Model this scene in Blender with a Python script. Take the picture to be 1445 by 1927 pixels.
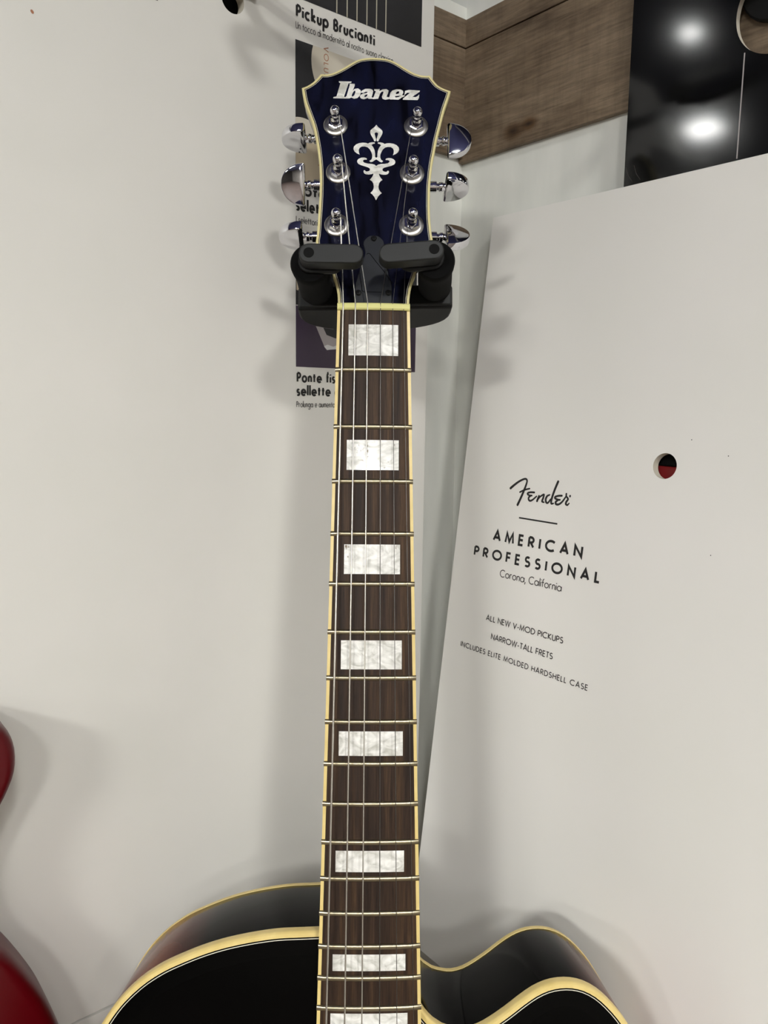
import bpy, bmesh, math, random
from mathutils import Matrix, Vector

for o in list(bpy.data.objects):
    bpy.data.objects.remove(o)
SC = bpy.context.scene
COL = SC.collection
PI = math.pi
MM = 0.001
EYE = 1.5                                   # eye level above the floor (m)
YAW = 0.6845232613                          # how far the shop's corner is turned from the line of sight
dl = Vector((math.cos(YAW), math.sin(YAW), 0))      # along the left wall, away from the viewer
dr = Vector((-math.sin(YAW), math.cos(YAW), 0))     # along the right wall, away from the viewer
nl, nr = -dr, -dl                                   # wall normals into the room
CORNER = Vector((0.06227, 0.690, EYE))              # the inner corner, at eye level

# ---------------------------------------------------------------- camera
cd = bpy.data.cameras.new('camera')
cam = bpy.data.objects.new('camera', cd)
COL.objects.link(cam)
r_, d_, f_ = (Vector(v) for v in ((0.999898, 0.002021, 0.014131), (0.014275, -0.141556, -0.989827), (0.0, 0.989928, -0.14157)))
cam.matrix_world = Matrix(((r_.x, -d_.x, -f_.x, 0), (r_.y, -d_.y, -f_.y, 0), (r_.z, -d_.z, -f_.z, EYE), (0, 0, 0, 1)))
cd.sensor_fit = 'VERTICAL'
cd.sensor_height = 36
cd.lens = 1455 / 1927 * 36
cd.clip_start = 0.01
SC.camera = cam

# ---------------------------------------------------------------- light and exposure
SC.view_settings.view_transform = 'Standard'
SC.view_settings.look = 'None'
SC.view_settings.gamma = 1
SC.view_settings.use_curve_mapping = False
SC.view_settings.exposure = 0.4
w = bpy.data.worlds.new('World')
SC.world = w
w.use_nodes = True
w.node_tree.nodes['Background'].inputs[0].default_value = (0.5, 0.5, 0.55, 1)
w.node_tree.nodes['Background'].inputs[1].default_value = 0.05
CEILING = 2.72
LAMP_STRENGTH = 90.0
# x, y, side length of each lit ceiling panel (m)
LAMPS = [(0.55, -1.15, .25), (0.05, -2.4, .33), (-2.107, 0.185, .06), (-3.04, -0.03, .14), (-1.2, -2.6, .52), (1.2, -3.0, .22), (-0.2, -4.6, .36), (2.4, -5.2, .3), (-2.8, -4.4, .5)]
HEAD_L = [[-45.44, 150.28], [-43.67, 140.7], [-40.94, 132.46], [-37.85, 123.26], [-35.55, 112.07], [-33.98, 100.97], [-33.15, 89.95], [-33.04, 80.01], [-33.21, 70.15], [-33.64, 60.36], [-34.06, 50.66], [-34.45, 43.91], [-30.75, 37.48], [-27.52, 32.72], [-25.22, 28.24], [-24.08, 23.76], [-22.34, 17.53], [-21.28, 12.21], [-20.95, 6.9]]
HEAD_T = [[-42.28, 151.72], [-38.68, 154.43], [-35.81, 157.67], [-33.76, 160.57], [-29.63, 160.46], [-25.06, 162.16], [-19.59, 165.48], [-15.02, 168.79], [-10.43, 171.58], [-4.89, 172.89], [0.66, 173.14], [6.21, 172.74], [10.84, 171.36], [15.47, 168.7], [20.09, 165.4], [24.7, 162.64], [29.31, 161.16], [33.0, 160.93], [34.39, 161.28], [36.21, 158.35], [39.4, 154.2], [43.06, 151.96], [46.27, 150.67], [47.46, 150.17]]
HEAD_R = [[45.71, 143.83], [43.99, 138.56], [42.36, 132.28], [40.43, 123.97], [38.52, 115.71], [37.07, 107.52], [35.64, 99.39], [34.66, 91.32], [33.96, 83.32], [33.71, 75.37], [33.64, 67.48], [33.92, 59.65], [34.56, 51.88], [35.14, 48.02], [32.45, 38.91], [28.93, 34.36], [25.93, 29.99], [24.66, 25.46], [22.97, 20.04], [21.71, 14.66], [21.03, 9.31], [20.86, 7.09]]
POSTS = [[-24.03, 124.29], [-21.93, 91.68], [-22.3, 56.39], [25.6, 124.46], [23.0, 91.89], [22.4, 57.2]]
ORN_A = [[1.06, 125.17], [-0.02, 123.61], [-1.64, 122.18], [-2.59, 121.08], [-2.77, 119.85], [-2.3, 118.17], [-1.47, 116.5], [-0.65, 114.98], [-0.18, 113.62], [0.57, 113.63], [0.84, 114.1], [0.84, 115.32], [0.42, 117.15], [0.01, 118.68], [0.14, 119.45], [0.68, 119.77], [1.09, 119.84]]
ORN_B = [[1.09, 102.28], [0.41, 102.81], [0.4, 104.94], [0.06, 107.36], [-0.76, 109.48], [-1.85, 110.98], [-1.04, 111.76], [0.18, 112.09], [0.17, 112.86], [-1.32, 112.98], [-2.94, 112.64], [-4.02, 111.91], [-5.38, 112.43], [-7.27, 112.55], [-9.44, 112.19], [-11.32, 111.24], [-12.66, 109.68], [-12.91, 108.0], [-12.22, 106.34], [-10.72, 105.01], [-9.04, 104.22], [-9.51, 105.64], [-9.66, 107.46], [-9.13, 108.84], [-7.79, 109.79], [-5.9, 109.92], [-4.27, 109.4], [-2.91, 108.06], [-1.96, 106.1], [-1.4, 104.29], [-1.39, 102.47], [-1.79, 101.1], [-3.13, 100.01], [-2.32, 99.18], [-1.24, 99.45], [0.1, 100.53], [1.09, 101.16]]
ORN_C = [[1.12, 96.63], [0.11, 97.51], [-1.77, 98.08], [-3.93, 98.18], [-6.08, 98.74], [-7.03, 99.63], [-6.77, 100.54], [-5.83, 100.87], [-4.75, 100.83], [-4.54, 101.35], [-5.03, 101.94], [-6.38, 102.31], [-8.0, 102.18], [-9.61, 101.39], [-10.46, 100.32], [-10.53, 99.1], [-9.84, 97.91], [-8.22, 97.04], [-6.07, 96.33], [-3.91, 95.62], [-2.83, 94.89], [-2.69, 93.84], [-3.35, 93.07], [-4.7, 92.74], [-5.5, 92.97], [-5.64, 93.48], [-6.18, 93.62], [-6.63, 93.16], [-6.57, 92.25], [-6.03, 91.36], [-4.95, 90.85], [-3.34, 90.73], [-1.73, 91.0], [-0.66, 91.47], [-0.65, 90.57], [-1.45, 88.91], [-2.73, 87.23], [-1.43, 86.21], [-0.62, 84.73], [-0.29, 82.65], [-0.47, 81.16], [-1.13, 79.66], [-2.32, 78.3], [-1.12, 77.28], [-0.04, 75.82], [1.09, 73.47]]
LOGO = [[[[-22.53, 155.45], [-14.48, 155.41], [-14.76, 154.54], [-16.41, 154.17], [-19.01, 144.9], [-19.0, 144.29], [-18.26, 144.16], [-18.58, 143.22], [-25.85, 143.23], [-25.65, 144.13], [-23.81, 144.55], [-21.48, 154.05], [-22.31, 154.51]]], [[[-15.91, 153.95], [-12.61, 153.79], [-12.51, 152.61], [-13.71, 149.03], [-12.57, 150.24], [-10.51, 150.67], [-8.85, 149.38], [-8.63, 147.97], [-9.23, 145.6], [-10.86, 143.68], [-12.91, 143.16], [-14.56, 143.97], [-15.79, 143.33], [-18.87, 143.21], [-18.26, 144.16], [-17.53, 145.17], [-15.69, 153.01]], [[-13.17, 148.43], [-12.35, 149.06], [-12.05, 148.13], [-12.73, 145.75], [-13.75, 144.79], [-14.37, 145.01], [-14.18, 146.33]]], [[[-8.84, 147.73], [-8.03, 149.17], [-5.98, 150.4], [-3.5, 150.55], [-1.64, 150.03], [-1.02, 148.86], [-1.42, 146.73], [-2.02, 144.59], [-1.2, 144.14], [-1.81, 143.33], [-3.87, 143.37], [-4.49, 143.92], [-6.74, 142.93], [-8.6, 143.5], [-9.31, 144.66], [-8.82, 146.08], [-7.19, 147.06], [-5.13, 147.49], [-4.51, 147.97], [-4.81, 148.44], [-5.96, 148.27], [-7.19, 147.3]], [[-5.33, 146.4], [-4.5, 146.56], [-4.91, 145.23], [-5.93, 144.5], [-6.55, 144.82], [-6.35, 145.67]]], [[[-0.41, 150.29], [3.1, 150.38], [2.78, 148.95], [4.75, 150.27], [7.23, 150.47], [8.6, 149.56], [8.27, 147.9], [7.32, 145.05], [9.1, 144.71], [8.89, 143.43], [6.42, 142.91], [4.77, 143.57], [4.36, 144.98], [5.38, 148.07], [5.25, 148.87], [4.14, 148.51], [3.32, 147.31], [2.1, 143.51], [-1.4, 143.19], [-1.48, 143.99], [-0.79, 144.62], [0.63, 148.9], [-0.28, 149.11]]], [[[9.1, 145.09], [9.63, 147.93], [10.95, 149.62], [13.43, 150.62], [16.11, 150.45], [17.56, 149.54], [17.76, 148.12], [16.93, 146.45], [18.38, 146.25], [18.79, 146.02], [16.93, 144.8], [14.66, 143.1], [11.36, 143.26], [9.51, 143.21], [8.48, 144.13]], [[13.63, 148.73], [14.67, 149.23], [15.29, 148.77], [14.87, 147.58], [13.43, 147.08], [13.01, 147.54]], [[12.39, 145.64], [16.31, 146.11], [14.66, 144.98], [13.01, 144.71]]], [[[18.8, 149.57], [21.28, 150.33], [28.1, 150.02], [27.89, 149.07], [23.33, 145.42], [25.39, 145.23], [26.84, 146.21], [27.67, 147.18], [27.45, 144.58], [26.62, 143.14], [17.34, 143.16], [17.55, 144.11], [21.89, 148.22], [20.03, 148.18], [18.38, 146.48]]]]
COVER = [[-0.16, 49.45], [-2.3, 49.17], [-4.01, 48.08], [-5.5, 46.53], [-6.33, 44.29], [-5.89, 41.72], [-5.22, 37.99], [-6.66, 32.39], [-8.52, 26.57], [-9.95, 20.79], [-10.96, 16.19], [-11.09, 7.98]]
SCREWS = [[-0.15, 47.21], [-8.92, 12.11], [8.58, 12.39]]
RIDGE = [[-4.36, 36.84], [-3.51, 37.56], [-2.44, 37.34], [1.21, 32.29], [5.9, 26.12], [10.79, 18.83], [-7.17, 17.4], [-7.04, 13.74], [-5.87, 12.85], [4.46, 12.78]]
INLAYS = [[-14.36, -26.98, 14.26, -8.6], [-14.72, -93.56, 14.75, -76.34], [-15.59, -152.22, 15.66, -135.73], [-16.78, -204.41, 16.74, -188.74], [-17.42, -250.59, 17.43, -237.65], [-18.45, -310.9, 18.19, -300.0], [-19.37, -360.75, 19.09, -352.51]]
STR_NUT = [-17.61, -10.59, -3.51, 3.92, 11.02, 17.35]
FENDER = [[[103.34, 210.92, 48], [106.94, 207.94, 44], [110.92, 205.13, 40], [114.97, 203.09, 36], [117.32, 202.78, 36], [118.48, 204.09, 36], [118.0, 207.11, 40], [116.37, 212.1, 44], [114.32, 217.55, 46], [112.1, 222.67, 48]], [[112.88, 213.01, 30], [117.15, 210.91, 32], [121.72, 209.54, 30]], [[126.57, 211.91, 34], [123.53, 212.06, 34], [120.79, 212.78, 34], [120.47, 213.74, 34], [122.49, 214.54, 34], [124.61, 214.43, 30]], [[123.69, 214.63, 30], [122.01, 215.99, 36], [122.12, 217.65, 36], [123.57, 218.42, 36], [125.78, 217.44, 34], [129.08, 214.52, 28]], [[131.32, 213.99, 36], [130.68, 215.82, 40], [130.07, 217.9, 40]], [[130.05, 217.79, 30], [131.93, 214.95, 30], [134.4, 213.06, 34], [135.72, 212.67, 36], [135.39, 214.96, 40], [134.74, 217.58, 40], [136.56, 218.11, 26]], [[140.88, 212.21, 26], [138.79, 213.33, 38], [137.8, 215.79, 42], [138.58, 217.88, 40], [140.2, 218.07, 34], [142.03, 215.34, 28]], [[146.92, 202.11, 46], [144.91, 207.85, 44], [143.47, 213.03, 42], [142.92, 216.69, 42], [143.4, 218.36, 34], [145.13, 217.96, 26]], [[151.69, 211.74, 34], [148.68, 212.13, 34], [145.96, 213.2, 36], [146.36, 214.34, 36], [149.11, 214.94, 34], [150.49, 214.79, 30]], [[148.92, 215.14, 30], [146.95, 216.79, 40], [147.62, 218.25, 40], [150.02, 218.06, 36], [152.75, 215.79, 34], [155.4, 211.79, 28]], [[155.35, 210.02, 34], [155.62, 211.76, 32], [157.4, 213.52, 34], [156.2, 215.6, 40], [156.01, 217.21, 38], [157.4, 217.76, 34], [158.7, 216.45, 24]]]

# ---------------------------------------------------------------- materials
def lin(c):
    return tuple((x / 255 / 12.92) if x / 255 <= .04045 else ((x / 255 + .055) / 1.055) ** 2.4 for x in c) + (1,)

def new_mat(name, col, rough=.5, metal=0, coat=0, spec=.5, coat_rough=.05):
    m = bpy.data.materials.new(name)
    m.use_nodes = True
    b = m.node_tree.nodes['Principled BSDF']
    b.inputs['Base Color'].default_value = lin(col)
    b.inputs['Roughness'].default_value = rough
    b.inputs['Metallic'].default_value = metal
    b.inputs['Coat Weight'].default_value = coat
    b.inputs['Coat Roughness'].default_value = coat_rough
    b.inputs['Specular IOR Level'].default_value = spec
    return m

def N(m, typ, **kw):
    n = m.node_tree.nodes.new(typ)
    for k, v in kw.items():
        if k in n.inputs:
            n.inputs[k].default_value = v
        else:
            setattr(n, k, v)
    return n

def L(m, a, ao, b, bi):
    m.node_tree.links.new(a.outputs[ao], b.inputs[bi])

def coords(m, scale, rot=(0, 0, 0)):
    t = N(m, 'ShaderNodeTexCoord')
    mp = N(m, 'ShaderNodeMapping')
    mp.inputs['Scale'].default_value = scale
    mp.inputs['Rotation'].default_value = rot
    L(m, t, 'Object', mp, 'Vector')
    return mp

def ramp(m, stops):
    r = N(m, 'ShaderNodeValToRGB')
    e = r.color_ramp.elements
    while len(e) < len(stops):
        e.new(0.5)
    for q, (p, c) in zip(e, stops):
        q.position = p
        q.color = lin(c)
    return r

def textured(name, stops, scale, nscale, detail=6, rough=.5, rot=(0, 0, 0), distort=0, bump=0, **kw):
    m = new_mat(name, stops[0][1], rough, **kw)
    b = m.node_tree.nodes['Principled BSDF']
    mp = coords(m, scale, rot)
    n = N(m, 'ShaderNodeTexNoise', Scale=nscale, Detail=detail, Distortion=distort)
    L(m, mp, 'Vector', n, 'Vector')
    r = ramp(m, stops)
    L(m, n, 'Fac', r, 'Fac')
    L(m, r, 'Color', b, 'Base Color')
    if bump:
        bp = N(m, 'ShaderNodeBump', Strength=bump, Distance=.001)
        L(m, n, 'Fac', bp, 'Height')
        L(m, bp, 'Normal', b, 'Normal')
    return m

M = {}
M['laminate'] = textured('white_laminate', [(.3, (222, 220, 213)), (.7, (228, 225, 219))], (1, 1, 1), 9, rough=.42)
M['laminate_warm'] = textured('white_laminate_display', [(.3, (232, 230, 223)), (.7, (236, 233, 228))], (1, 1, 1), 7, rough=.45)
M['paint'] = textured('white_wall_paint', [(.3, (224, 225, 218)), (.7, (233, 233, 226))], (1, 1, .25), 60, rough=.55, bump=.25)
M['edge'] = new_mat('board_edge', (205, 198, 182), .7)
M['black_gloss'] = new_mat('black_glossy_sheet', (16, 16, 16), .09, spec=.4)
M['black_plastic'] = new_mat('black_plastic', (20, 21, 20), .5, spec=.38)
M['dark_plastic'] = new_mat('dark_plastic', (8, 8, 8), .55, spec=.28)
M['cap_plastic'] = new_mat('matt_black_plug', (9, 9, 9), .8, spec=.2)
M['foam'] = new_mat('black_foam', (11, 11, 11), .95, spec=.15)
M['ink'] = new_mat('black_ink', (26, 24, 24), .6)
M['ink_soft'] = new_mat('grey_ink', (62, 58, 56), .6)
M['print_black'] = new_mat('printed_black', (26, 25, 28), .5)
M['print_purple'] = new_mat('printed_purple', (56, 42, 62), .5)
M['print_cream'] = textured('printed_cream', [(.3, (205, 196, 178)), (.7, (214, 206, 190))], (1, 1, 1), 40, rough=.5)
M['print_tan'] = new_mat('printed_tan', (190, 175, 150), .5)
M['print_brown'] = new_mat('printed_brown', (168, 112, 82), .5)
M['print_grey'] = new_mat('printed_grey', (172, 165, 165), .5)
M['print_string'] = new_mat('printed_string', (190, 185, 165), .5)
M['chrome'] = new_mat('chrome', (222, 222, 226), .06, metal=1)
M['nickel'] = new_mat('nickel', (180, 176, 170), .3, metal=1)
M['fret_wire'] = new_mat('fret_wire', (170, 159, 132), .3, metal=1)
M['string_wound'] = new_mat('wound_string', (205, 200, 190), .32, metal=1)
M['string_plain'] = new_mat('plain_string', (105, 102, 98), .3, metal=1)
M['cream'] = textured('cream_binding', [(.3, (221, 196, 124)), (.7, (231, 207, 138))], (1, 1, 1), 120, rough=.35)
M['cream_pale'] = new_mat('pale_cream_binding', (221, 209, 153), .35)
M['nut'] = new_mat('bone_nut', (222, 217, 142), .4)
M['white_line'] = new_mat('white_purfling', (205, 200, 180), .4)
M['black_lacquer'] = new_mat('black_lacquer', (5, 5, 6), .1, spec=.4)
M['black_top'] = new_mat('black_top_lacquer', (4, 4, 4), .12, spec=.1)
M['cover'] = new_mat('truss_cover_plastic', (30, 32, 36), .3)
M['screw'] = new_mat('black_screw', (25, 25, 25), .3, metal=.6)
M['red_gloss'] = new_mat('red_lacquer', (84, 0, 9), .33, spec=.25)
M['red_mount'] = new_mat('red_block', (135, 26, 28), .5)
M['lens'] = None
M['floor'] = textured('dark_shop_floor', [(.35, (84, 73, 68)), (.65, (94, 82, 75))], (1, 1, 1), 3, rough=.5)
M['ceiling'] = new_mat('lavender_ceiling', (88, 92, 145), .8)
M['far_wall'] = textured('far_wall_paint', [(.35, (165, 160, 152)), (.65, (176, 170, 162))], (1, 1, 1), 2, rough=.7)
M['dark_wall'] = textured('dark_shop_wall', [(.35, (48, 43, 40)), (.65, (56, 51, 47))], (1, 1, 1), 2, rough=.7)
M['lamp_frame'] = new_mat('lamp_frame', (220, 220, 220), .5)
m = bpy.data.materials.new('lit_diffuser')
m.use_nodes = True
m.node_tree.nodes.remove(m.node_tree.nodes['Principled BSDF'])
e = N(m, 'ShaderNodeEmission', Strength=LAMP_STRENGTH)
e.inputs['Color'].default_value = (1, 1, .965, 1)
L(m, e, 'Emission', m.node_tree.nodes['Material Output'], 'Surface')
M['diffuser'] = m

# rosewood: straight fine grain along the neck
m = new_mat('rosewood', (70, 52, 42), .55, spec=.22)
b = m.node_tree.nodes['Principled BSDF']
n1 = N(m, 'ShaderNodeTexNoise', Scale=1, Detail=3, Distortion=.3)
n2 = N(m, 'ShaderNodeTexNoise', Scale=1, Detail=8, Roughness=.75)
L(m, coords(m, (160, 5, 20)), 'Vector', n1, 'Vector')
L(m, coords(m, (1100, 38, 60)), 'Vector', n2, 'Vector')
ra = ramp(m, [(.3, (37, 24, 16)), (.5, (59, 41, 28)), (.68, (82, 59, 37))])
L(m, n1, 'Fac', ra, 'Fac')
rb = ramp(m, [(.35, (140, 135, 130)), (.6, (255, 255, 255))])
L(m, n2, 'Fac', rb, 'Fac')
mx = N(m, 'ShaderNodeMixRGB', blend_type='MULTIPLY')
mx.inputs[0].default_value = .9
L(m, ra, 'Color', mx, 1)
L(m, rb, 'Color', mx, 2)
L(m, mx, 'Color', b, 'Base Color')
M['rosewood'] = m

# pearl
m = new_mat('pearl', (225, 222, 214), .25, coat=.5)
b = m.node_tree.nodes['Principled BSDF']
n1 = N(m, 'ShaderNodeTexNoise', Scale=85, Detail=5, Distortion=2.2)
L(m, coords(m, (1, 1.6, 1)), 'Vector', n1, 'Vector')
ra = ramp(m, [(.3, (192, 190, 180)), (.5, (228, 226, 219)), (.68, (250, 248, 242))])
L(m, n1, 'Fac', ra, 'Fac')
L(m, ra, 'Color', b, 'Base Color')
M['pearl'] = m

# the same pearl with worn brown specks
m = M['pearl'].copy()
m.name = 'worn_pearl'
b = m.node_tree.nodes['Principled BSDF']
rp = next(q for q in m.node_tree.nodes if q.type == 'VALTORGB')
n3 = N(m, 'ShaderNodeTexNoise', Scale=420, Detail=3)
n4 = N(m, 'ShaderNodeTexNoise', Scale=110, Detail=2)
cc = coords(m, (1, .6, 1))
L(m, cc, 'Vector', n3, 'Vector')
L(m, cc, 'Vector', n4, 'Vector')
ml = N(m, 'ShaderNodeMath', operation='MULTIPLY')
L(m, n3, 'Fac', ml, 0)
L(m, n4, 'Fac', ml, 1)
rs = ramp(m, [(.335, (0, 0, 0)), (.40, (255, 255, 255))])
L(m, ml, 'Value', rs, 'Fac')
mx = N(m, 'ShaderNodeMixRGB')
mx.inputs[2].default_value = lin((105, 85, 50))
L(m, rs, 'Color', mx, 0)
L(m, rp, 'Color', mx, 1)
L(m, mx, 'Color', b, 'Base Color')
M['worn_pearl'] = m

# headstock veneer: near-black blue with slanting figure
m = new_mat('blue_black_veneer', (12, 14, 30), .14, spec=.4)
b = m.node_tree.nodes['Principled BSDF']
n1 = N(m, 'ShaderNodeTexNoise', Scale=1, Detail=3, Distortion=.8)
L(m, coords(m, (75, 22, 10), (0, 0, -.75)), 'Vector', n1, 'Vector')
ra = ramp(m, [(.36, (4, 4, 9)), (.45, (15, 16, 31)), (.7, (20, 23, 48))])
L(m, n1, 'Fac', ra, 'Fac')
L(m, ra, 'Color', b, 'Base Color')
M['veneer'] = m

# sunburst lacquer: black around the neck, red-brown towards the bout's outer edge
def sunburst(name):
    m = new_mat(name, (8, 8, 8), .1, spec=.03)
    b = m.node_tree.nodes['Principled BSDF']
    t = N(m, 'ShaderNodeTexCoord')
    s = N(m, 'ShaderNodeSeparateXYZ')
    L(m, t, 'Object', s, 'Vector')
    ab = N(m, 'ShaderNodeMath', operation='ABSOLUTE')
    sh = N(m, 'ShaderNodeMath', operation='SUBTRACT')
    sh.inputs[1].default_value = .011
    L(m, s, 'X', sh, 0)
    L(m, sh, 'Value', ab, 0)
    r = ramp(m, [(.102, (6, 6, 7)), (.116, (70, 27, 20)), (.13, (122, 62, 36)), (.2, (132, 66, 36))])
    L(m, ab, 'Value', r, 'Fac')
    L(m, r, 'Color', b, 'Base Color')
    return m
M['burst_side'] = sunburst('sunburst_sides')

# weathered wood planks
m = new_mat('weathered_wood', (100, 84, 66), .6)
b = m.node_tree.nodes['Principled BSDF']
n1 = N(m, 'ShaderNodeTexNoise', Scale=1, Detail=8, Roughness=.65, Distortion=.6)
n2 = N(m, 'ShaderNodeTexNoise', Scale=1, Detail=7, Roughness=.7)
n3 = N(m, 'ShaderNodeTexNoise', Scale=1, Detail=4, Roughness=.7)
L(m, coords(m, (7, 7, 30)), 'Vector', n1, 'Vector')
L(m, coords(m, (26, 26, 420)), 'Vector', n2, 'Vector')
L(m, coords(m, (150, 150, 22)), 'Vector', n3, 'Vector')
ra = ramp(m, [(.3, (88, 72, 55)), (.48, (124, 106, 85)), (.62, (142, 124, 102)), (.8, (108, 90, 70))])
L(m, n1, 'Fac', ra, 'Fac')
rb = ramp(m, [(.3, (150, 145, 140)), (.6, (255, 255, 255))])
L(m, n2, 'Fac', rb, 'Fac')
rc = ramp(m, [(.36, (205, 203, 200)), (.55, (255, 255, 255))])
L(m, n3, 'Fac', rc, 'Fac')
m1 = N(m, 'ShaderNodeMixRGB', blend_type='MULTIPLY')
m2 = N(m, 'ShaderNodeMixRGB', blend_type='MULTIPLY')
m1.inputs[0].default_value = .7
m2.inputs[0].default_value = .4
L(m, ra, 'Color', m1, 1)
L(m, rb, 'Color', m1, 2)
L(m, m1, 'Color', m2, 1)
L(m, rc, 'Color', m2, 2)
prev = m2
for kx, kz, kr in ((60.5, 210.2, 5), (75.9, 211.8, 4)):
    # a knot in the plank on the right wall, in the band's own coordinates
    t = N(m, 'ShaderNodeTexCoord')
    mp = N(m, 'ShaderNodeMapping')
    mp.inputs['Location'].default_value = (-(kx - 1200) * MM, 0, -(kz - 199) * MM * 1.6)
    mp.inputs['Scale'].default_value = (1, 0, 1.6)
    ln = N(m, 'ShaderNodeVectorMath', operation='LENGTH')
    ns = N(m, 'ShaderNodeMath', operation='MULTIPLY_ADD')
    ns.inputs[1].default_value = .006
    L(m, t, 'Object', mp, 'Vector')
    L(m, mp, 'Vector', ln, 0)
    L(m, n1, 'Fac', ns, 0)
    L(m, ln, 'Value', ns, 2)
    rk = ramp(m, [(.004, (120, 100, 80)), (.004 + kr * MM * .6, (150, 130, 105)), (.004 + kr * MM, (190, 165, 130)), (.004 + kr * MM * 2.4, (255, 255, 255))])
    L(m, ns, 'Value', rk, 'Fac')
    mk = N(m, 'ShaderNodeMixRGB', blend_type='MULTIPLY')
    mk.inputs[0].default_value = 1
    L(m, prev, 'Color', mk, 1)
    L(m, rk, 'Color', mk, 2)
    prev = mk
L(m, prev, 'Color', b, 'Base Color')
bp = N(m, 'ShaderNodeBump', Strength=.3, Distance=.001)
L(m, n2, 'Fac', bp, 'Height')
L(m, bp, 'Normal', b, 'Normal')
M['wood'] = m

# ---------------------------------------------------------------- mesh helpers (all lengths in mm, objects in m)
class MB:
    def __init__(s):
        s.v, s.f = [], []

    def add(s, vs, fs):
        k = len(s.v)
        s.v += [tuple(p) for p in vs]
        s.f += [tuple(i + k for i in f) for f in fs]
        return s

    def box(s, a, b):
        (x0, y0, z0), (x1, y1, z1) = a, b
        return s.add([(x0, y0, z0), (x1, y0, z0), (x1, y1, z0), (x0, y1, z0), (x0, y0, z1), (x1, y0, z1), (x1, y1, z1), (x0, y1, z1)],
                     [(3, 2, 1, 0), (4, 5, 6, 7), (0, 1, 5, 4), (1, 2, 6, 5), (2, 3, 7, 6), (3, 0, 4, 7)])

    def prism(s, poly, fn, lo, hi, top=True, bottom=True):
        n = len(poly)
        vs = [fn(x, y, lo) for x, y in poly] + [fn(x, y, hi) for x, y in poly]
        fs = [(i, (i + 1) % n, n + (i + 1) % n, n + i) for i in range(n)]
        if bottom:
            fs.append(tuple(reversed(range(n))))
        if top:
            fs.append(tuple(range(n, 2 * n)))
        return s.add(vs, fs)

    def rings(s, rows, closed=True, cap0=False, cap1=False):
        n = len(rows[0])
        vs = [p for r in rows for p in r]
        fs = []
        for k in range(len(rows) - 1):
            for i in range(n if closed else n - 1):
                j = (i + 1) % n
                fs.append((k * n + i, k * n + j, (k + 1) * n + j, (k + 1) * n + i))
        if cap0:
            fs.append(tuple(reversed(range(n))))
        if cap1:
            fs.append(tuple(range((len(rows) - 1) * n, len(rows) * n)))
        return s.add(vs, fs)

    def lathe(s, origin, axis, prof, n=32):
        """prof: (radius, height along axis)"""
        a = Vector(axis).normalized()
        t = Vector((1, 0, 0)) if abs(a.x) < .9 else Vector((0, 1, 0))
        u = a.cross(t).normalized()
        v = a.cross(u)
        o = Vector(origin)
        rows = [[o + a * h + (u * math.cos(2 * PI * i / n) + v * math.sin(2 * PI * i / n)) * max(r, .001) for i in range(n)] for r, h in prof]
        return s.rings(rows, True, True, True)

    def tube(s, pts, rad, n=8):
        pts = [Vector(p) for p in pts]
        rows = []
        for i, p in enumerate(pts):
            d = (pts[min(i + 1, len(pts) - 1)] - pts[max(i - 1, 0)]).normalized()
            t = Vector((1, 0, 0)) if abs(d.x) < .8 else Vector((0, 0, 1))
            u = d.cross(t).normalized()
            v = d.cross(u)
            rows.append([p + (u * math.cos(2 * PI * k / n) + v * math.sin(2 * PI * k / n)) * rad for k in range(n)])
        return s.rings(rows, True, True, True)

def link(name, mb, mat, parent=None, smooth=False, bevel=0, seg=2, origin=(0, 0, 0), matrix=None):
    me = bpy.data.meshes.new(name)
    ox, oy, oz = origin
    me.from_pydata([((x - ox) * MM, (y - oy) * MM, (z - oz) * MM) for x, y, z in mb.v], [], mb.f)
    bm = bmesh.new()
    bm.from_mesh(me)
    bmesh.ops.recalc_face_normals(bm, faces=bm.faces)
    bm.to_mesh(me)
    bm.free()
    me.materials.append(M[mat])
    o = bpy.data.objects.new(name, me)
    COL.objects.link(o)
    if parent:
        o.parent = parent
    if matrix is not None:
        o.matrix_world = matrix
    if smooth:
        me.polygons.foreach_set('use_smooth', [True] * len(me.polygons))
        me.set_sharp_from_angle(angle=math.radians(38))
    if bevel:
        b = o.modifiers.new('soft_edge', 'BEVEL')
        b.width = bevel * MM
        b.segments = seg
        b.limit_method = 'ANGLE'
        b.angle_limit = math.radians(40)
    return o

def tag(o, label, cat, group=None, kind=None):
    o['label'] = label
    o['category'] = cat
    if group:
        o['group'] = group
    if kind:
        o['kind'] = kind
    return o

def empty(name, matrix):
    o = bpy.data.objects.new(name, None)
    o.empty_display_size = .02
    COL.objects.link(o)
    o.matrix_world = matrix
    return o

def structure(o, label, cat):
    o['kind'] = 'structure'
    o['label'] = label
    o['category'] = cat
    return o

def resample(pts, step, closed=False):
    pts = [Vector(p) for p in pts]
    if closed:
        pts = pts + [pts[0]]
    n = len(pts)
    out = []
    for i in range(n - 1):
        p0 = pts[i - 1] if i > 0 else (pts[-2] if closed else pts[0])
        p1, p2 = pts[i], pts[i + 1]
        p3 = pts[i + 2] if i + 2 < n else (pts[1] if closed else pts[-1])
        k = max(1, int((p2 - p1).length / step))
        for j in range(k):
            t = j / k
            out.append(.5 * ((2 * p1) + (p2 - p0) * t + (2 * p0 - 5 * p1 + 4 * p2 - p3) * t * t + (3 * p1 - p0 - 3 * p2 + p3) * t ** 3))
    if not closed:
        out.append(pts[-1])
    return [(p.x, p.y) for p in out]

def area(p):
    return sum(p[i][0] * p[(i + 1) % len(p)][1] - p[(i + 1) % len(p)][0] * p[i][1] for i in range(len(p))) / 2

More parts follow.
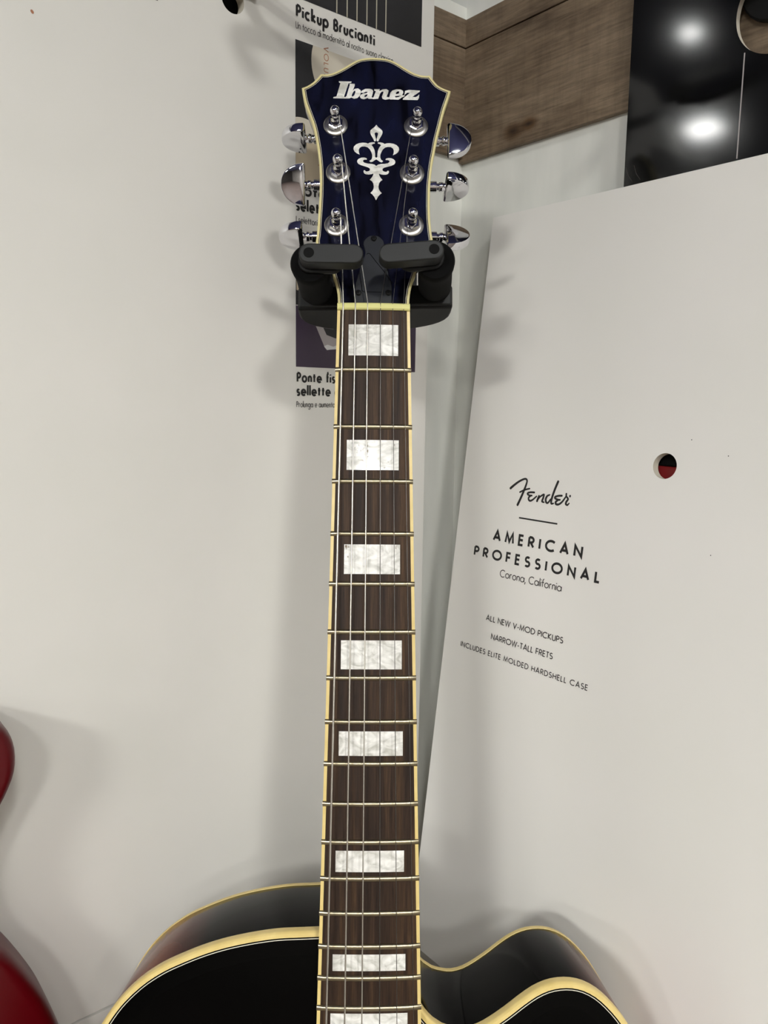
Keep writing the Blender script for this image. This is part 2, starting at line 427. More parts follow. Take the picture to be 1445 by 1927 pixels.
def inset(poly, d):
    s = 1 if area(poly) > 0 else -1
    n = len(poly)
    out = []
    for i in range(n):
        a, b, c = Vector(poly[i - 1]), Vector(poly[i]), Vector(poly[(i + 1) % n])
        e1 = (b - a).normalized() if (b - a).length > 1e-9 else Vector((1, 0))
        e2 = (c - b).normalized() if (c - b).length > 1e-9 else e1
        n1, n2 = Vector((-e1.y, e1.x)) * s, Vector((-e2.y, e2.x)) * s
        m = (n1 + n2)
        m = m.normalized() if m.length > 1e-6 else n1
        out.append(tuple(b + m * d / max(.45, m.dot(n1))))
    return out

def filled(name, loops, fn, mat, parent, lift=0):
    """a flat shape with holes: even-odd fill of closed outlines"""
    cu = bpy.data.curves.new(name, 'CURVE')
    cu.dimensions = '2D'
    cu.fill_mode = 'FRONT'
    for lp in loops:
        sp = cu.splines.new('POLY')
        sp.points.add(len(lp) - 1)
        for q, (x, y) in zip(sp.points, lp):
            q.co = (x, y, 0, 1)
        sp.use_cyclic_u = True
    tmp = bpy.data.objects.new(name, cu)
    me = bpy.data.meshes.new_from_object(tmp)
    mb = MB()
    mb.add([fn(v.co.x, v.co.y, lift) for v in me.vertices], [tuple(p.vertices) for p in me.polygons])
    bpy.data.objects.remove(tmp)
    bpy.data.curves.remove(cu)
    bpy.data.meshes.remove(me)
    return mb if parent is None else link(name, mb, mat, parent)

# ---------------------------------------------------------------- geometric sans lettering drawn with strokes
def arc(cx, cy, rx, ry, a0, a1, n=14):
    return [(cx + rx * math.cos(math.radians(a0 + (a1 - a0) * i / n)), cy + ry * math.sin(math.radians(a0 + (a1 - a0) * i / n))) for i in range(n + 1)]

X = .64
R2 = X / 2
def ring(cx=R2, cy=R2, r=R2):
    return arc(cx, cy, r, r, 0, 360, 24)
GLYPH = {
    'A': ([[(0, 0), (.36, 1), (.72, 0)], [(.12, .3), (.6, .3)]], .72),
    'B': ([[(0, 0), (0, 1)], [(0, 1), (.2, 1)] + arc(.2, .76, .24, .24, 90, -90) + [(0, .52)], [(.2, .52)] + arc(.22, .26, .28, .26, 90, -90) + [(0, 0)]], .5),
    'C': ([arc(.5, .5, .5, .5, 48, 312, 22)], .84),
    'D': ([[(0, 0), (0, 1)], [(0, 1), (.22, 1)] + arc(.22, .5, .48, .5, 90, -90, 20) + [(0, 0)]], .7),
    'E': ([[(.42, 1), (0, 1), (0, 0), (.42, 0)], [(0, .52), (.4, .52)]], .42),
    'F': ([[(.42, 1), (0, 1), (0, 0)], [(0, .52), (.4, .52)]], .42),
    'H': ([[(0, 0), (0, 1)], [(.62, 0), (.62, 1)], [(0, .52), (.62, .52)]], .62),
    'I': ([[(0, 0), (0, 1)]], .0),
    'K': ([[(0, 0), (0, 1)], [(.5, 1), (.02, .5), (.54, 0)]], .54),
    'L': ([[(0, 1), (0, 0), (.38, 0)]], .38),
    'M': ([[(0, 0), (.1, 1), (.42, .12), (.74, 1), (.84, 0)]], .84),
    'N': ([[(0, 0), (0, 1), (.66, 0), (.66, 1)]], .66),
    'O': ([arc(.5, .5, .5, .5, 0, 360, 30)], 1.0),
    'P': ([[(0, 0), (0, 1)], [(0, 1), (.2, 1)] + arc(.2, .73, .27, .27, 90, -90) + [(0, .46)]], .47),
    'R': ([[(0, 0), (0, 1)], [(0, 1), (.2, 1)] + arc(.2, .73, .27, .27, 90, -90) + [(0, .46)], [(.2, .46), (.5, 0)]], .5),
    'S': ([arc(.25, .75, .22, .25, 40, 250, 14) + arc(.24, .26, .25, .26, 75, -140, 16)], .49),
    'T': ([[(0, 1), (.5, 1)], [(.25, 1), (.25, 0)]], .5),
    'U': ([[(0, 1), (0, .27)] + arc(.28, .28, .28, .28, 180, 360) + [(.56, .3), (.56, 1)]], .56),
    'V': ([[(0, 1), (.34, 0), (.68, 1)]], .68),
    'W': ([[(0, 1), (.26, 0), (.51, 1), (.76, 0), (1.02, 1)]], 1.02),
    '-': ([[(0, .36), (.26, .36)]], .26),
    ',': ([[(.06, .08), (-.02, -.18)]], .08),
    'a': ([ring(), [(X + .03, 0), (X + .03, X)]], X + .03),
    'b': ([ring(), [(0, 0), (0, 1.05)]], X),
    'c': ([arc(R2, R2, R2, R2, 50, 310, 18)], .54),
    'd': ([ring(), [(X, 0), (X, 1.05)]], X),
    'e': ([[(.02, R2), (X - .02, R2)] + arc(R2, R2, R2, R2, 0, 318, 22)], X),
    'f': ([[(.13, 0), (.13, .82)] + arc(.29, .84, .16, .18, 180, 80, 8), [(-.04, X - .03), (.34, X - .03)]], .3),
    'g': ([ring(), [(X, X), (X, -.05)] + arc(R2, -.05, R2, .27, 0, -150, 12)], X),
    'i': ([[(0, 0), (0, X)], [(0, .84), (0, .97)]], .0),
    'k': ([[(0, 0), (0, 1.05)], [(.42, X), (.03, .33), (.46, 0)]], .46),
    'l': ([[(0, 0), (0, 1.05)]], .0),
    'm': ([[(0, 0), (0, X)], [(0, .38)] + arc(.2, .42, .2, .22, 180, 0) + [(.4, 0)], [(.4, .38)] + arc(.6, .42, .2, .22, 180, 0) + [(.8, 0)]], .8),
    'n': ([[(0, 0), (0, X)], [(0, .36)] + arc(.22, .4, .22, .24, 180, 0) + [(.44, 0)]], .44),
    'o': ([ring()], X),
    'p': ([ring(), [(0, X), (0, -.33)]], X),
    'r': ([[(0, 0), (0, X)], [(0, .38)] + arc(.2, .42, .2, .22, 180, 62, 8)], .3),
    's': ([arc(.17, .48, .15, .16, 35, 250, 12) + arc(.17, .16, .17, .16, 80, -145, 12)], .34),
    't': ([[(.15, 0), (.15, .92)], [(-.05, X - .03), (.36, X - .03)]], .31),
    'u': ([[(0, X), (0, .22)] + arc(.22, .23, .22, .23, 180, 360) + [(.44, .25), (.44, X)]], .44),
    'z': ([[(.02, X), (.42, X), (.0, 0), (.44, 0)]], .44),
    'à': ([ring(), [(X, 0), (X, X)], [(.2, .95), (.38, .78)]], X),
    ' ': ([], .2),
}

def ribbon(mb, pts, widths, fn, lift):
    n = len(pts)
    P = [Vector(p) for p in pts]
    loop = (P[0] - P[-1]).length < 1e-6
    vs = []
    for i in range(n):
        a = P[i - 1] if i > 0 else (P[-2] if loop else P[0])
        c = P[i + 1] if i < n - 1 else (P[1] if loop else P[-1])
        d1 = (P[i] - a).normalized() if (P[i] - a).length > 1e-9 else (c - P[i]).normalized()
        d2 = (c - P[i]).normalized() if (c - P[i]).length > 1e-9 else d1
        n1, n2 = Vector((-d1.y, d1.x)), Vector((-d2.y, d2.x))
        m = n1 + n2
        m = m.normalized() if m.length > 1e-6 else n1
        k = widths[i] / 2 / max(.38, m.dot(n1))
        vs += [fn(*(P[i] + m * k), lift), fn(*(P[i] - m * k), lift)]
    mb.add(vs, [(2 * i, 2 * i + 1, 2 * i + 3, 2 * i + 2) for i in range(n - 1)])

def lettering(txt, x0, y0, cap, width, weight, fn, lift, upto=None):
    """stroke lettering as wide as asked: letters are narrowed when they would touch, otherwise only spaced out"""
    part = upto or txt
    w0 = sum(GLYPH[c][1] for c in part) * cap
    gaps = max(1, len(part) - 1)
    least = (weight + .055) * cap
    sp = (width - w0) / gaps
    hx = 1
    if sp < least:
        sp = least
        hx = (width - sp * gaps) / w0
    mb = MB()
    x = x0
    for c in txt:
        st, adv = GLYPH[c]
        for s in st:
            ribbon(mb, [(x + px * cap * hx, y0 + (py * (1 - weight) + weight / 2) * cap if 0 <= py <= 1 else y0 + py * cap) for px, py in s], [weight * cap] * len(s), fn, lift)
        x += adv * cap * hx + sp
    return mb
# ---------------------------------------------------------------- the room
def wall_frame(side):
    if side == 'left':
        x, y = dl, -nl
    else:
        x, y = -dr, -nr
    return Matrix(((x.x, y.x, 0, CORNER.x), (x.y, y.y, 0, CORNER.y), (0, 0, 1, EYE), (0, 0, 0, 1)))
FL, FR = wall_frame('left'), wall_frame('right')
# left-wall frame: x = -(distance from the corner), y = -(distance off the wall), z from eye level, mm.  right-wall frame: x = +(distance from the corner)
ROOM = 5200
H0, H1 = -EYE * 1000, (CEILING - EYE) * 1000

def shell(name, a, b, mat, frame, label, cat):
    a, b = Vector(a), Vector(b)
    mid = (a + b) / 2
    org = (mid.x, mid.y, min(a.z, b.z))
    o = link(name, MB().box(a, b), mat, origin=org, matrix=frame @ Matrix.Translation(Vector(org) * MM))
    return structure(o, label, cat)
XA, XB, YB = -4500, 5000, -8000       # extents of the shop in the right wall's frame
shell('floor', (XA, YB, H0 - 60), (XB, 60, H0), 'floor', FR, 'brown shop floor below the guitars', 'floor')
shell('ceiling', (XA, YB, H1), (XB, 60, H1 + 60), 'ceiling', FR, 'lavender ceiling with square lit panels', 'ceiling')
shell('wall_right', (XA, 0, H0), (XB, 60, H1), 'paint', FR, 'white painted wall right of the corner, behind the leaning panel', 'wall')
org = (-1300, 0, H0)
wl = MB().prism([(-2600, H0), (0, H0), (0, 322), (-275, 322), (-345, 268), (-2600, 268)], lambda x, z, y: (x, y, z), 0, 60)  # top steps down out of view so lamp reflections reach the black sheet
structure(link('wall_left', wl, 'paint', origin=org, matrix=FL @ Matrix.Translation(Vector(org) * MM)), 'white painted partition behind the left display board', 'wall')
shell('wall_west', (XA - 60, YB, H0), (XA, 0, H1), 'dark_wall', FR, 'dark brown wall beyond the left partition', 'wall')
shell('wall_east', (XB, YB, H0), (XB + 60, 0, H1), 'far_wall', FR, 'grey wall at the far right end of the shop', 'wall')
shell('wall_back', (XA, YB - 60, H0), (XB, YB, H1), 'dark_wall', FR, 'dark brown wall behind the viewer', 'wall')
# the wood band round the corner, two courses of planks
def planks(name, frame, x0, x1, z0, z1, joints, sign, label):
    mb = MB()
    for (a, b) in ((z0, joints - .5), (joints + .5, z1)):
        mb.box((x0, -5, a), (x1, 0, b))
    org = ((x0 + x1) / 2, 0, z0)
    o = link(name, mb, 'wood', bevel=.5, origin=org, matrix=frame @ Matrix.Translation(Vector(org) * MM))
    return structure(o, label, 'trim')
planks('trim_1', FR, 0, 2400, 199, 310, 288, 1, 'weathered brown wood band on the right wall beside the black sheet')
planks('trim_2', FL, -270, 0, 202.5, 310, 288, -1, 'weathered brown wood band on the left wall, mostly behind the panel')

# lit ceiling panels
for i, (x, y, sz) in enumerate(LAMPS):
    mtx = Matrix.Translation((x, y, CEILING - .03)) @ Matrix.Rotation(YAW, 4, 'Z')
    h = sz * 500
    lab = ['small square lit ceiling panel nearest the guitar, behind the viewer to the right', 'small square lit ceiling panel straight behind the viewer', 'square lit ceiling panel beyond the left partition, nearer of the pair', 'square lit ceiling panel beyond the left partition, farther of the pair',
           'square lit ceiling panel behind the viewer to the left', 'square lit ceiling panel behind the viewer to the right', 'large lit ceiling panel straight behind the viewer, deep in the shop', 'large lit ceiling panel in the back right part of the shop', 'large lit ceiling panel in the back left part of the shop'][i]
    lamp = tag(empty('ceiling_light', mtx), lab, 'ceiling light', 'lit ceiling panels')
    fr = MB()
    for a, b in (((-h - 12, -h - 12, 0), (h + 12, -h, 30)), ((-h - 12, h, 0), (h + 12, h + 12, 30)), ((-h - 12, -h, 0), (-h, h, 30)), ((h, -h, 0), (h + 12, h, 30))):
        fr.box(a, b)
    link('frame', fr, 'lamp_frame', lamp)
    link('diffuser', MB().box((-h, -h, 8), (h, h, 20)), 'diffuser', lamp)

# ---------------------------------------------------------------- display boards
def board(name, frame, outline_, off, th, mat, hole=None):
    """a board standing off its wall, cut to an outline; hole = (x, z, r)"""
    xs_, zs_ = [p[0] for p in outline_], [p[1] for p in outline_]
    org = (min(xs_, key=abs), -off, min(zs_))
    mtx = frame @ Matrix.Translation(Vector(org) * MM)
    loops = [outline_]
    if hole:
        hx, hz, r = hole
        loops.append([(hx + r * math.cos(2 * PI * i / 64), hz + r * math.sin(2 * PI * i / 64)) for i in range(64)])
    mb = filled('f', loops, lambda x, z, _: (x, -off, z), mat, None)
    bk = filled('f', loops, lambda x, z, _: (x, -off + th, z), mat, None)
    mb.add(bk.v, [tuple(reversed(f)) for f in bk.f])
    for lp in loops:
        mb.rings([[(x, -off, z) for x, z in lp], [(x, -off + th, z) for x, z in lp]])
    o = link(name, mb, mat, origin=org, matrix=mtx)
    o.data.materials.append(M['edge'])
    for p in o.data.polygons:
        if abs(p.normal.y) < .5 and hole and math.hypot(p.center.x * 1000 + org[0] - hx, p.center.z * 1000 + org[2] - hz) < r * 1.2:
            p.material_index = 1
    return o, org

def rect_pts(x0, x1, z0, z1):
    return [(x0, z0), (x1, z0), (x1, z1), (x0, z1)]

def on_board(org, y):
    return lambda x, z, lift: (x - org[0], y - lift - org[1], z - org[2])

K = 1.078125
OFF_L, OFF_R = 18 * K, 14 * K
# left board, its lower neighbour
bl, ol = board('display_board', FL, [(-900, -404.6), (-53.6, -404.6), (-53.6, 316), (-275, 316), (-345, 266), (-900, 266)], OFF_L, 8, 'laminate', hole=(-226, 251, 8))  # unseen top edge lowered like the partition, to let lamp light past
tag(bl, 'tall white display panel with printed pickup photos behind the headstock', 'display board')
b2, o2 = board('display_board', FL, rect_pts(-900, -53.6, -1400, -406.4), OFF_L, 8, 'laminate')
tag(b2, 'lower white panel below the thin seam at bottom left', 'display board')
fl = on_board(ol, -OFF_L)

def rect(fn, x0, z0, x1, z1, lift):
    return MB().add([fn(x0, z0, lift), fn(x1, z0, lift), fn(x1, z1, lift), fn(x0, z1, lift)], [(0, 1, 2, 3)])

def disc_clip(cx_, cz_, r, x0, z0, x1, z1, n=64):
    """circle cut by a rectangle (Sutherland-Hodgman)"""
    poly = [(cx_ + r * math.cos(2 * PI * i / n), cz_ + r * math.sin(2 * PI * i / n)) for i in range(n)]
    for ax, lim, sg in ((0, x0, 1), (0, x1, -1), (1, z0, 1), (1, z1, -1)):
        out = []
        for i in range(len(poly)):
            p, q = poly[i - 1], poly[i]
            ip, iq = (p[ax] - lim) * sg >= 0, (q[ax] - lim) * sg >= 0
            if ip != iq:
                t = (lim - p[ax]) / (q[ax] - p[ax])
                out.append((p[0] + (q[0] - p[0]) * t, p[1] + (q[1] - p[1]) * t))
            if iq:
                out.append(q)
        poly = out
    return poly

def plate(name, poly, fn, lift, mat, parent):
    return link(name, MB().add([fn(x, z, lift) for x, z in poly], [tuple(range(len(poly)))]), mat, parent)

xl, xr = -179.4, -66.2
ph = link('printed_photo', rect(fl, xl, 267.5, xr, 314, .15), 'print_black', bl)
ph['label'] = 'black printed photo with six pale strings'
for xs in (-145.3, -136.4, -127.7, -118.8, -110.0, -101.3):
    link('printed_string', rect(fl, xs - .45, 267.5, xs + .45, 314, .25), 'print_string', ph)
ph = link('printed_photo', rect(fl, xl, 151, xr, 241.2, .15), 'print_black', bl)
ph['label'] = 'black printed photo with cream volume knobs'
plate('printed_knob', disc_clip(-136, 232, 30.5, xl, 151, xr, 241.2), fl, .22, 'print_cream', ph)
plate('printed_knob', disc_clip(-173.5, 170.5, 22, xl, 151, xr, 241.2), fl, .22, 'print_cream', ph)
plate('printed_knob_skirt', disc_clip(-166, 163.5, 14, xl, 151, xr, 241.2), fl, .28, 'print_tan', ph)
rot90 = lambda ox, oz: (lambda x, z, lift: fl(ox + z, oz - x, lift))
link('printed_lettering', lettering('VOLUME', 0, 0, 4.2, 25, .13, rot90(-156.2, 243), .3), 'print_brown', ph)
link('printed_scale', lettering('I I I', 0, 0, 3, 13, .2, rot90(-161, 177), .34), 'print_brown', ph)
ph = link('printed_photo', rect(fl, xl, 23.7, xr, 100, .15), 'print_purple', bl)
ph['label'] = 'purple printed photo of a bridge saddle'
plate('printed_dark_band', [(xl, 66.8), (xr, 66.8), (xr, 100), (xl, 100)], fl, .2, 'print_black', ph)
plate('printed_line', [(xl, 66.2), (xr, 66.2), (xr, 66.9), (xl, 66.9)], fl, .25, 'print_grey', ph)
plate('printed_glint', [(-178.9, 77), (-175, 76), (-173.5, 82), (-176, 87), (-178.9, 85)], fl, .25, 'print_tan', ph)
plate('printed_saddle', [(-165, 58), (-156.5, 42), (-154.6, 38.3), (-152.5, 36.6), (-146, 38), (-118, 40), (-116, 58)], fl, .25, 'print_grey', ph)
plate('printed_saddle_slot', [(-156, 52.5), (-153, 47.5), (-145, 45.5), (-137, 46.5), (-134, 53), (-140, 55.5), (-147, 52)], fl, .3, 'print_black', ph)
plate('printed_saddle_edge', [(-155.3, 39.4), (-152.6, 36.8), (-140, 38.2), (-140, 42), (-147, 39.4), (-152, 40.6)], fl, .3, 'lamp_frame', ph)
ph = link('printed_photo', rect(fl, -520, 235, -276.3, 262, .15), 'print_black', bl)
ph['label'] = 'corner of another black printed photo at the top edge'
link('heading', lettering('Pickup Brucianti', -178.2, 255.2, 8.4, 66.2, .2, fl, .25), 'ink', bl)
link('caption', lettering('Un tocco di modernità al nostro suono classico', -179, 248, 4.6, 78, .095, fl, .25, 'Un tocco di modernità al nostro suono clas'), 'ink_soft', bl)
link('heading', lettering('Potenziometri e', -178.4, 141.2, 8.2, 24, .2, fl, .25, 'Pote'), 'ink', bl)
link('heading', lettering('selettori', -178.6, 130.5, 8.2, 18, .2, fl, .25, 'selet'), 'ink', bl)
link('caption', lettering('I selettori di posizione', -179, 122.6, 4.6, 17.5, .1, fl, .25, 'I selettori'), 'ink_soft', bl)
link('heading', lettering('Ponte fisso con', -178.2, 12.5, 7.6, 32.5, .2, fl, .25, 'Ponte fis'), 'ink', bl)
link('heading', lettering('sellette compensate', -178.4, 2.9, 7.6, 28.6, .2, fl, .25, 'sellette'), 'ink', bl)
link('caption', lettering('Prolunga e aumenta il sustain', -178.9, -5.1, 4.4, 33.6, .1, fl, .25, 'Prolunga e aumenta'), 'ink_soft', bl)
sp = plate('stain', [(-348.4 + .9 * math.cos(a * .7), 207.2 + 1.0 * math.sin(a * .7) - .3 * math.cos(a * .7)) for a in range(9)], fl, .2, 'print_brown', bl)
sp['label'] = 'small rust brown speck'

# black sheet above and leaning white board on the right wall
b3, o3 = board('display_board', FR, rect_pts(170.8, 900, 145.6, 900), OFF_R, 4, 'black_gloss', hole=(268.5, 226.5, 26.5))
tag(b3, 'glossy black sheet with a round cutout on the right wall', 'display board')
fb = on_board(o3, -OFF_R)
link('scratch', rect(fb, 248.3, 146.5, 249.1, 205.5, .12), 'print_grey', b3)
for a in (0, 6):
    mb = MB()
    ribbon(mb, [(172 + a, 158), (174.2 + a, 152), (177.6 + a, 147.5)], [.35, .4, .2], fb, .12)
    link('scratch', mb, 'ink_soft', b3)
FT = FR @ Matrix.Translation(Vector((0, -OFF_R, 145.5)) * MM) @ Matrix.Rotation(math.radians(-7), 4, 'X')
b4, o4 = board('display_board', FT, rect_pts(51.8, 900, -600, 0), 0, 6, 'laminate_warm', hole=(228.2, -184.9, 8.2))
tag(b4, 'white panel leaning on the right wall with script logo and specification lines', 'display board')
ft = on_board(o4, 0)
link('rule', rect(ft, 115.0, -232.65, 150.8, -231.55, .2), 'ink', b4)
mb = MB()
for s in FENDER:
    px = .0454
    p3 = []
    for j in range(len(s) - 1):
        p3.append(s[j])
    c = resample([(q[0], -q[1]) for q in s], .4)
    # widths follow the drawn ones along the stroke
    acc = [0]
    for j in range(1, len(s)):
        acc.append(acc[-1] + math.hypot(s[j][0] - s[j - 1][0], s[j][1] - s[j - 1][1]))
    run, ws = 0, []
    for j, q in enumerate(c):
        if j:
            run += math.hypot(q[0] - c[j - 1][0], q[1] - c[j - 1][1])
        u = min(run, acc[-1] - 1e-6)
        k = max(i for i in range(len(acc)) if acc[i] <= u)
        k = min(k, len(s) - 2)
        t = (u - acc[k]) / max(1e-6, acc[k + 1] - acc[k])
        ws.append((s[k][2] * (1 - t) + s[k + 1][2] * t) * px * .92)
    ribbon(mb, c, ws, ft, .2)
    for q, wd in ((c[0], ws[0]), (c[-1], ws[-1])):
        mb.add([ft(q[0] + wd / 2 * math.cos(i * PI / 6), q[1] + wd / 2 * math.sin(i * PI / 6), .2) for i in range(12)], [tuple(range(12))])
mb.add([ft(158.8 + .75 * math.cos(i * PI / 6), -211.3 + .95 * math.sin(i * PI / 6), .2) for i in range(12)], [tuple(range(12))])
link('script_logo', mb, 'ink', b4)
link('heading', lettering('AMERICAN', 92.4, -253, 8.9, 82.0, .205, ft, .2), 'ink', b4)
link('heading', lettering('PROFESSIONAL', 74.2, -267.6, 8.4, 117.0, .205, ft, .2), 'ink', b4)
link('caption', lettering('Corona, California', 103.2, -279.3, 6.0, 58.0, .115, ft, .2), 'ink_soft', b4)
link('caption', lettering('ALL NEW V-MOD PICKUPS', 94.6, -315.0, 4.7, 73.4, .16, ft, .2), 'ink_soft', b4)
link('caption', lettering('NARROW-TALL FRETS', 101.9, -328.3, 4.7, 58.9, .16, ft, .2), 'ink_soft', b4)
link('caption', lettering('INCLUDES ELITE MOLDED HARDSHELL CASE', 71.0, -341.5, 4.3, 121.8, .16, ft, .2), 'ink_soft', b4)
for (x, z) in ((268.5, -176), (244, -167.5), (266, -236)):
    plate('scuff', [(x + .35 * math.cos(i), z + .4 * math.sin(i)) for i in range(6)], ft, .15, 'ink_soft', b4)

# what shows through the two holes
def in_frame(frame, x, y, z):
    return frame @ Matrix.Translation(Vector((x, y, z)) * MM)
mt = tag(empty('mounting_block', in_frame(FT, 228, 20, -196)), 'small black and red block showing through the peg hole of the white panel', 'block')
link('block', MB().box((-16, -8, -16), (16, 8, 11.5)), 'red_mount', mt, bevel=1)
link('block_top', MB().box((-16, -8.5, 11.8), (16, 8, 34)), 'cap_plastic', mt, bevel=1)  # upper part of the block is plain black
bs = tag(empty('hanger_bracket', in_frame(FR, 262, -5, 242)), 'round black hanger base seen through the cutout of the black sheet', 'guitar hanger')
link('base', MB().lathe((0, 0, 0), (0, -1, 0), [(20.5, 0), (21, 1), (21, 4), (20, 5.2), (0, 5.4)]), 'dark_plastic', bs, smooth=True)
link('hook', MB().lathe((0, -5, 0), (0, -1, .25), [(6, 0), (6, 60), (5, 62), (0, 62.5)]), 'black_plastic', bs, smooth=True)
ph_ = tag(empty('mounting_block', in_frame(FL, -226, -3, 251)), 'black block showing through the round hole of the left white board at the top edge', 'block')
link('block', MB().box((-15, -4, -15), (15, 3, 15)), 'cap_plastic', ph_, bevel=1)
pg = tag(empty('guitar_hanger', in_frame(FL, -226, -OFF_L, 268)), 'empty black guitar hanger above the round hole of the left white board', 'guitar hanger')
link('base_plate', MB().box((-8, -4, -13), (16, 0, 30)), 'dark_plastic', pg, bevel=1.5)
link('arm', MB().tube([(4, -3, -3), (4, -30, -2), (4, -66, 3)], 5, 16), 'dark_plastic', pg, smooth=True)
for sx in (-1, 1):
    link('padded_prong', MB().tube([(4, -64, 3), (4 + sx * 12, -66, 3), (4 + sx * 23, -72, 4), (4 + sx * 28, -84, 6), (4 + sx * 28, -118, 12)], 6.5, 16), 'foam', pg, smooth=True)

# ---------------------------------------------------------------- the hollow-body guitar
GR = Matrix(((0.99969, -0.009286, 0.023101), (0.024693, 0.250952, -0.967684), (0.003189, 0.967955, 0.251104)))
GP = Vector((-0.007649, 0.459332, EYE + 0.052121))
GM = Matrix.Translation(GP) @ GR.to_4x4()
# guitar frame: x to the right, y along the neck towards the headstock, z out of the fretboard, origin at the nut, mm
guitar = tag(empty('electric_guitar', GM), 'dark sunburst hollow body guitar with cream binding, hung by its headstock', 'guitar')
SCALE = 628.65
fret_y = lambda n: -SCALE * (1 - 2 ** (-n / 12))
half = lambda y: (42 + 15 * (-y) / 452) / 2
RAD = 305
crown = lambda x: -x * x / (2 * RAD)
BIND = 1.75

# headstock frame: x, distance up the headstock t, height d above its face
TH = math.radians(5)
def hs(x, t, d):
    return (x, t * math.cos(TH) + d * math.sin(TH), -5 - t * math.sin(TH) + d * math.cos(TH))
tl, tr = HEAD_L[0], HEAD_T[-1]
seg_top = [tl] + HEAD_T
c1, c2 = 4, 19
top = resample(seg_top[:c1 + 1], 1.5)[:-1] + resample(seg_top[c1:c2 + 1], 1.5)[:-1] + resample(seg_top[c2:], 1.5)
rightside = resample([tr] + HEAD_R, 2)
leftside = resample(HEAD_L, 2)
rightside[-1] = (20.6, 0.5)
leftside[-1] = (-20.6, 0.5)
outline = top[:-1] + rightside + [(20.6, -3), (-20.6, -3)] + list(reversed(leftside))[:-1]
o0, o1, o2_, o3_, o4_ = outline, inset(outline, 1.5), inset(outline, 1.95), inset(outline, 2.25), inset(outline, .25)
hd = link('headstock', MB().prism(o4_, hs, -10, -.12), 'black_lacquer', guitar, bevel=.8)
link('face', MB().add([hs(x, t, 0) for x, t in o1], [tuple(range(len(o1)))]), 'veneer', hd)
link('binding', MB().rings([[hs(x, t, -4.6) for x, t in o4_], [hs(x, t, -4.6) for x, t in o0], [hs(x, t, -.3) for x, t in o0], [hs(x, t, .08) for x, t in inset(outline, .3)], [hs(x, t, .08) for x, t in o1], [hs(x, t, -.1) for x, t in o1]]), 'cream_pale', hd, smooth=True)
link('purfling', MB().rings([[hs(x, t, .06) for x, t in o2_], [hs(x, t, .06) for x, t in o3_]]), 'white_line', hd)
# pearl logo and ornament
lg = MB()
for letter in LOGO:
    q = filled('l', letter, hs, 'pearl', None, .1)
    lg.add(q.v, q.f)
link('pearl_logo', lg, 'pearl', hd)
om = MB()
for S in (ORN_A, ORN_B, ORN_C):
    axis = (S[0][0] + S[-1][0]) / 2
    S = [(axis, S[0][1])] + [tuple(p) for p in S[1:-1]] + [(axis, S[-1][1])]
    left = resample(S, .5) if False else S
    full = left + [(2 * axis - x, t) for x, t in reversed(left[1:-1])]
    q = filled('o', [full], hs, 'pearl', None, .1)
    om.add(q.v, q.f)
link('ornament', om, 'pearl', hd)['label'] = 'pearl scrollwork ornament'
# truss rod cover
cx0 = COVER[0][0]
cov = [(cx0, COVER[0][1])] + [tuple(p) for p in COVER[1:-1]] + [(COVER[-1][0], 1.5)]
cov = resample(cov, 1)
cov_full = cov + [(2 * cx0 - x, t) for x, t in reversed(cov[1:])]
tc = link('truss_rod_cover', MB().prism(cov_full, hs, 0, 1.4), 'cover', guitar, bevel=.35)
rb = MB()
ribbon(rb, resample([tuple(p) for p in RIDGE[:6]], .8), [.45] * len(resample([tuple(p) for p in RIDGE[:6]], .8)), hs, 1.46)
ribbon(rb, [tuple(p) for p in RIDGE[6:]], [.4] * 4, hs, 1.46)
link('moulded_line', rb, 'foam', tc)
for x, t in SCREWS:
    s = link('screw', MB().lathe(hs(x, t, 1.3), Vector(hs(0, 0, 1)) - Vector(hs(0, 0, 0)), [(1.75, 0), (1.75, .7), (1.3, 1.15), (0, 1.25)], 20), 'screw', tc, smooth=True)
    k = MB()
    for a in (0, PI / 2):
        ca, sa = math.cos(a + .4), math.sin(a + .4)
        k.add([hs(x + ca * 1 - sa * .2, t + sa * 1 + ca * .2, 2.6), hs(x - ca * 1 - sa * .2, t - sa * 1 + ca * .2, 2.6), hs(x - ca * 1 + sa * .2, t - sa * 1 - ca * .2, 2.6), hs(x + ca * 1 + sa * .2, t + sa * 1 - ca * .2, 2.6)], [(0, 1, 2, 3)])
    link('slot', k, 'foam', s)

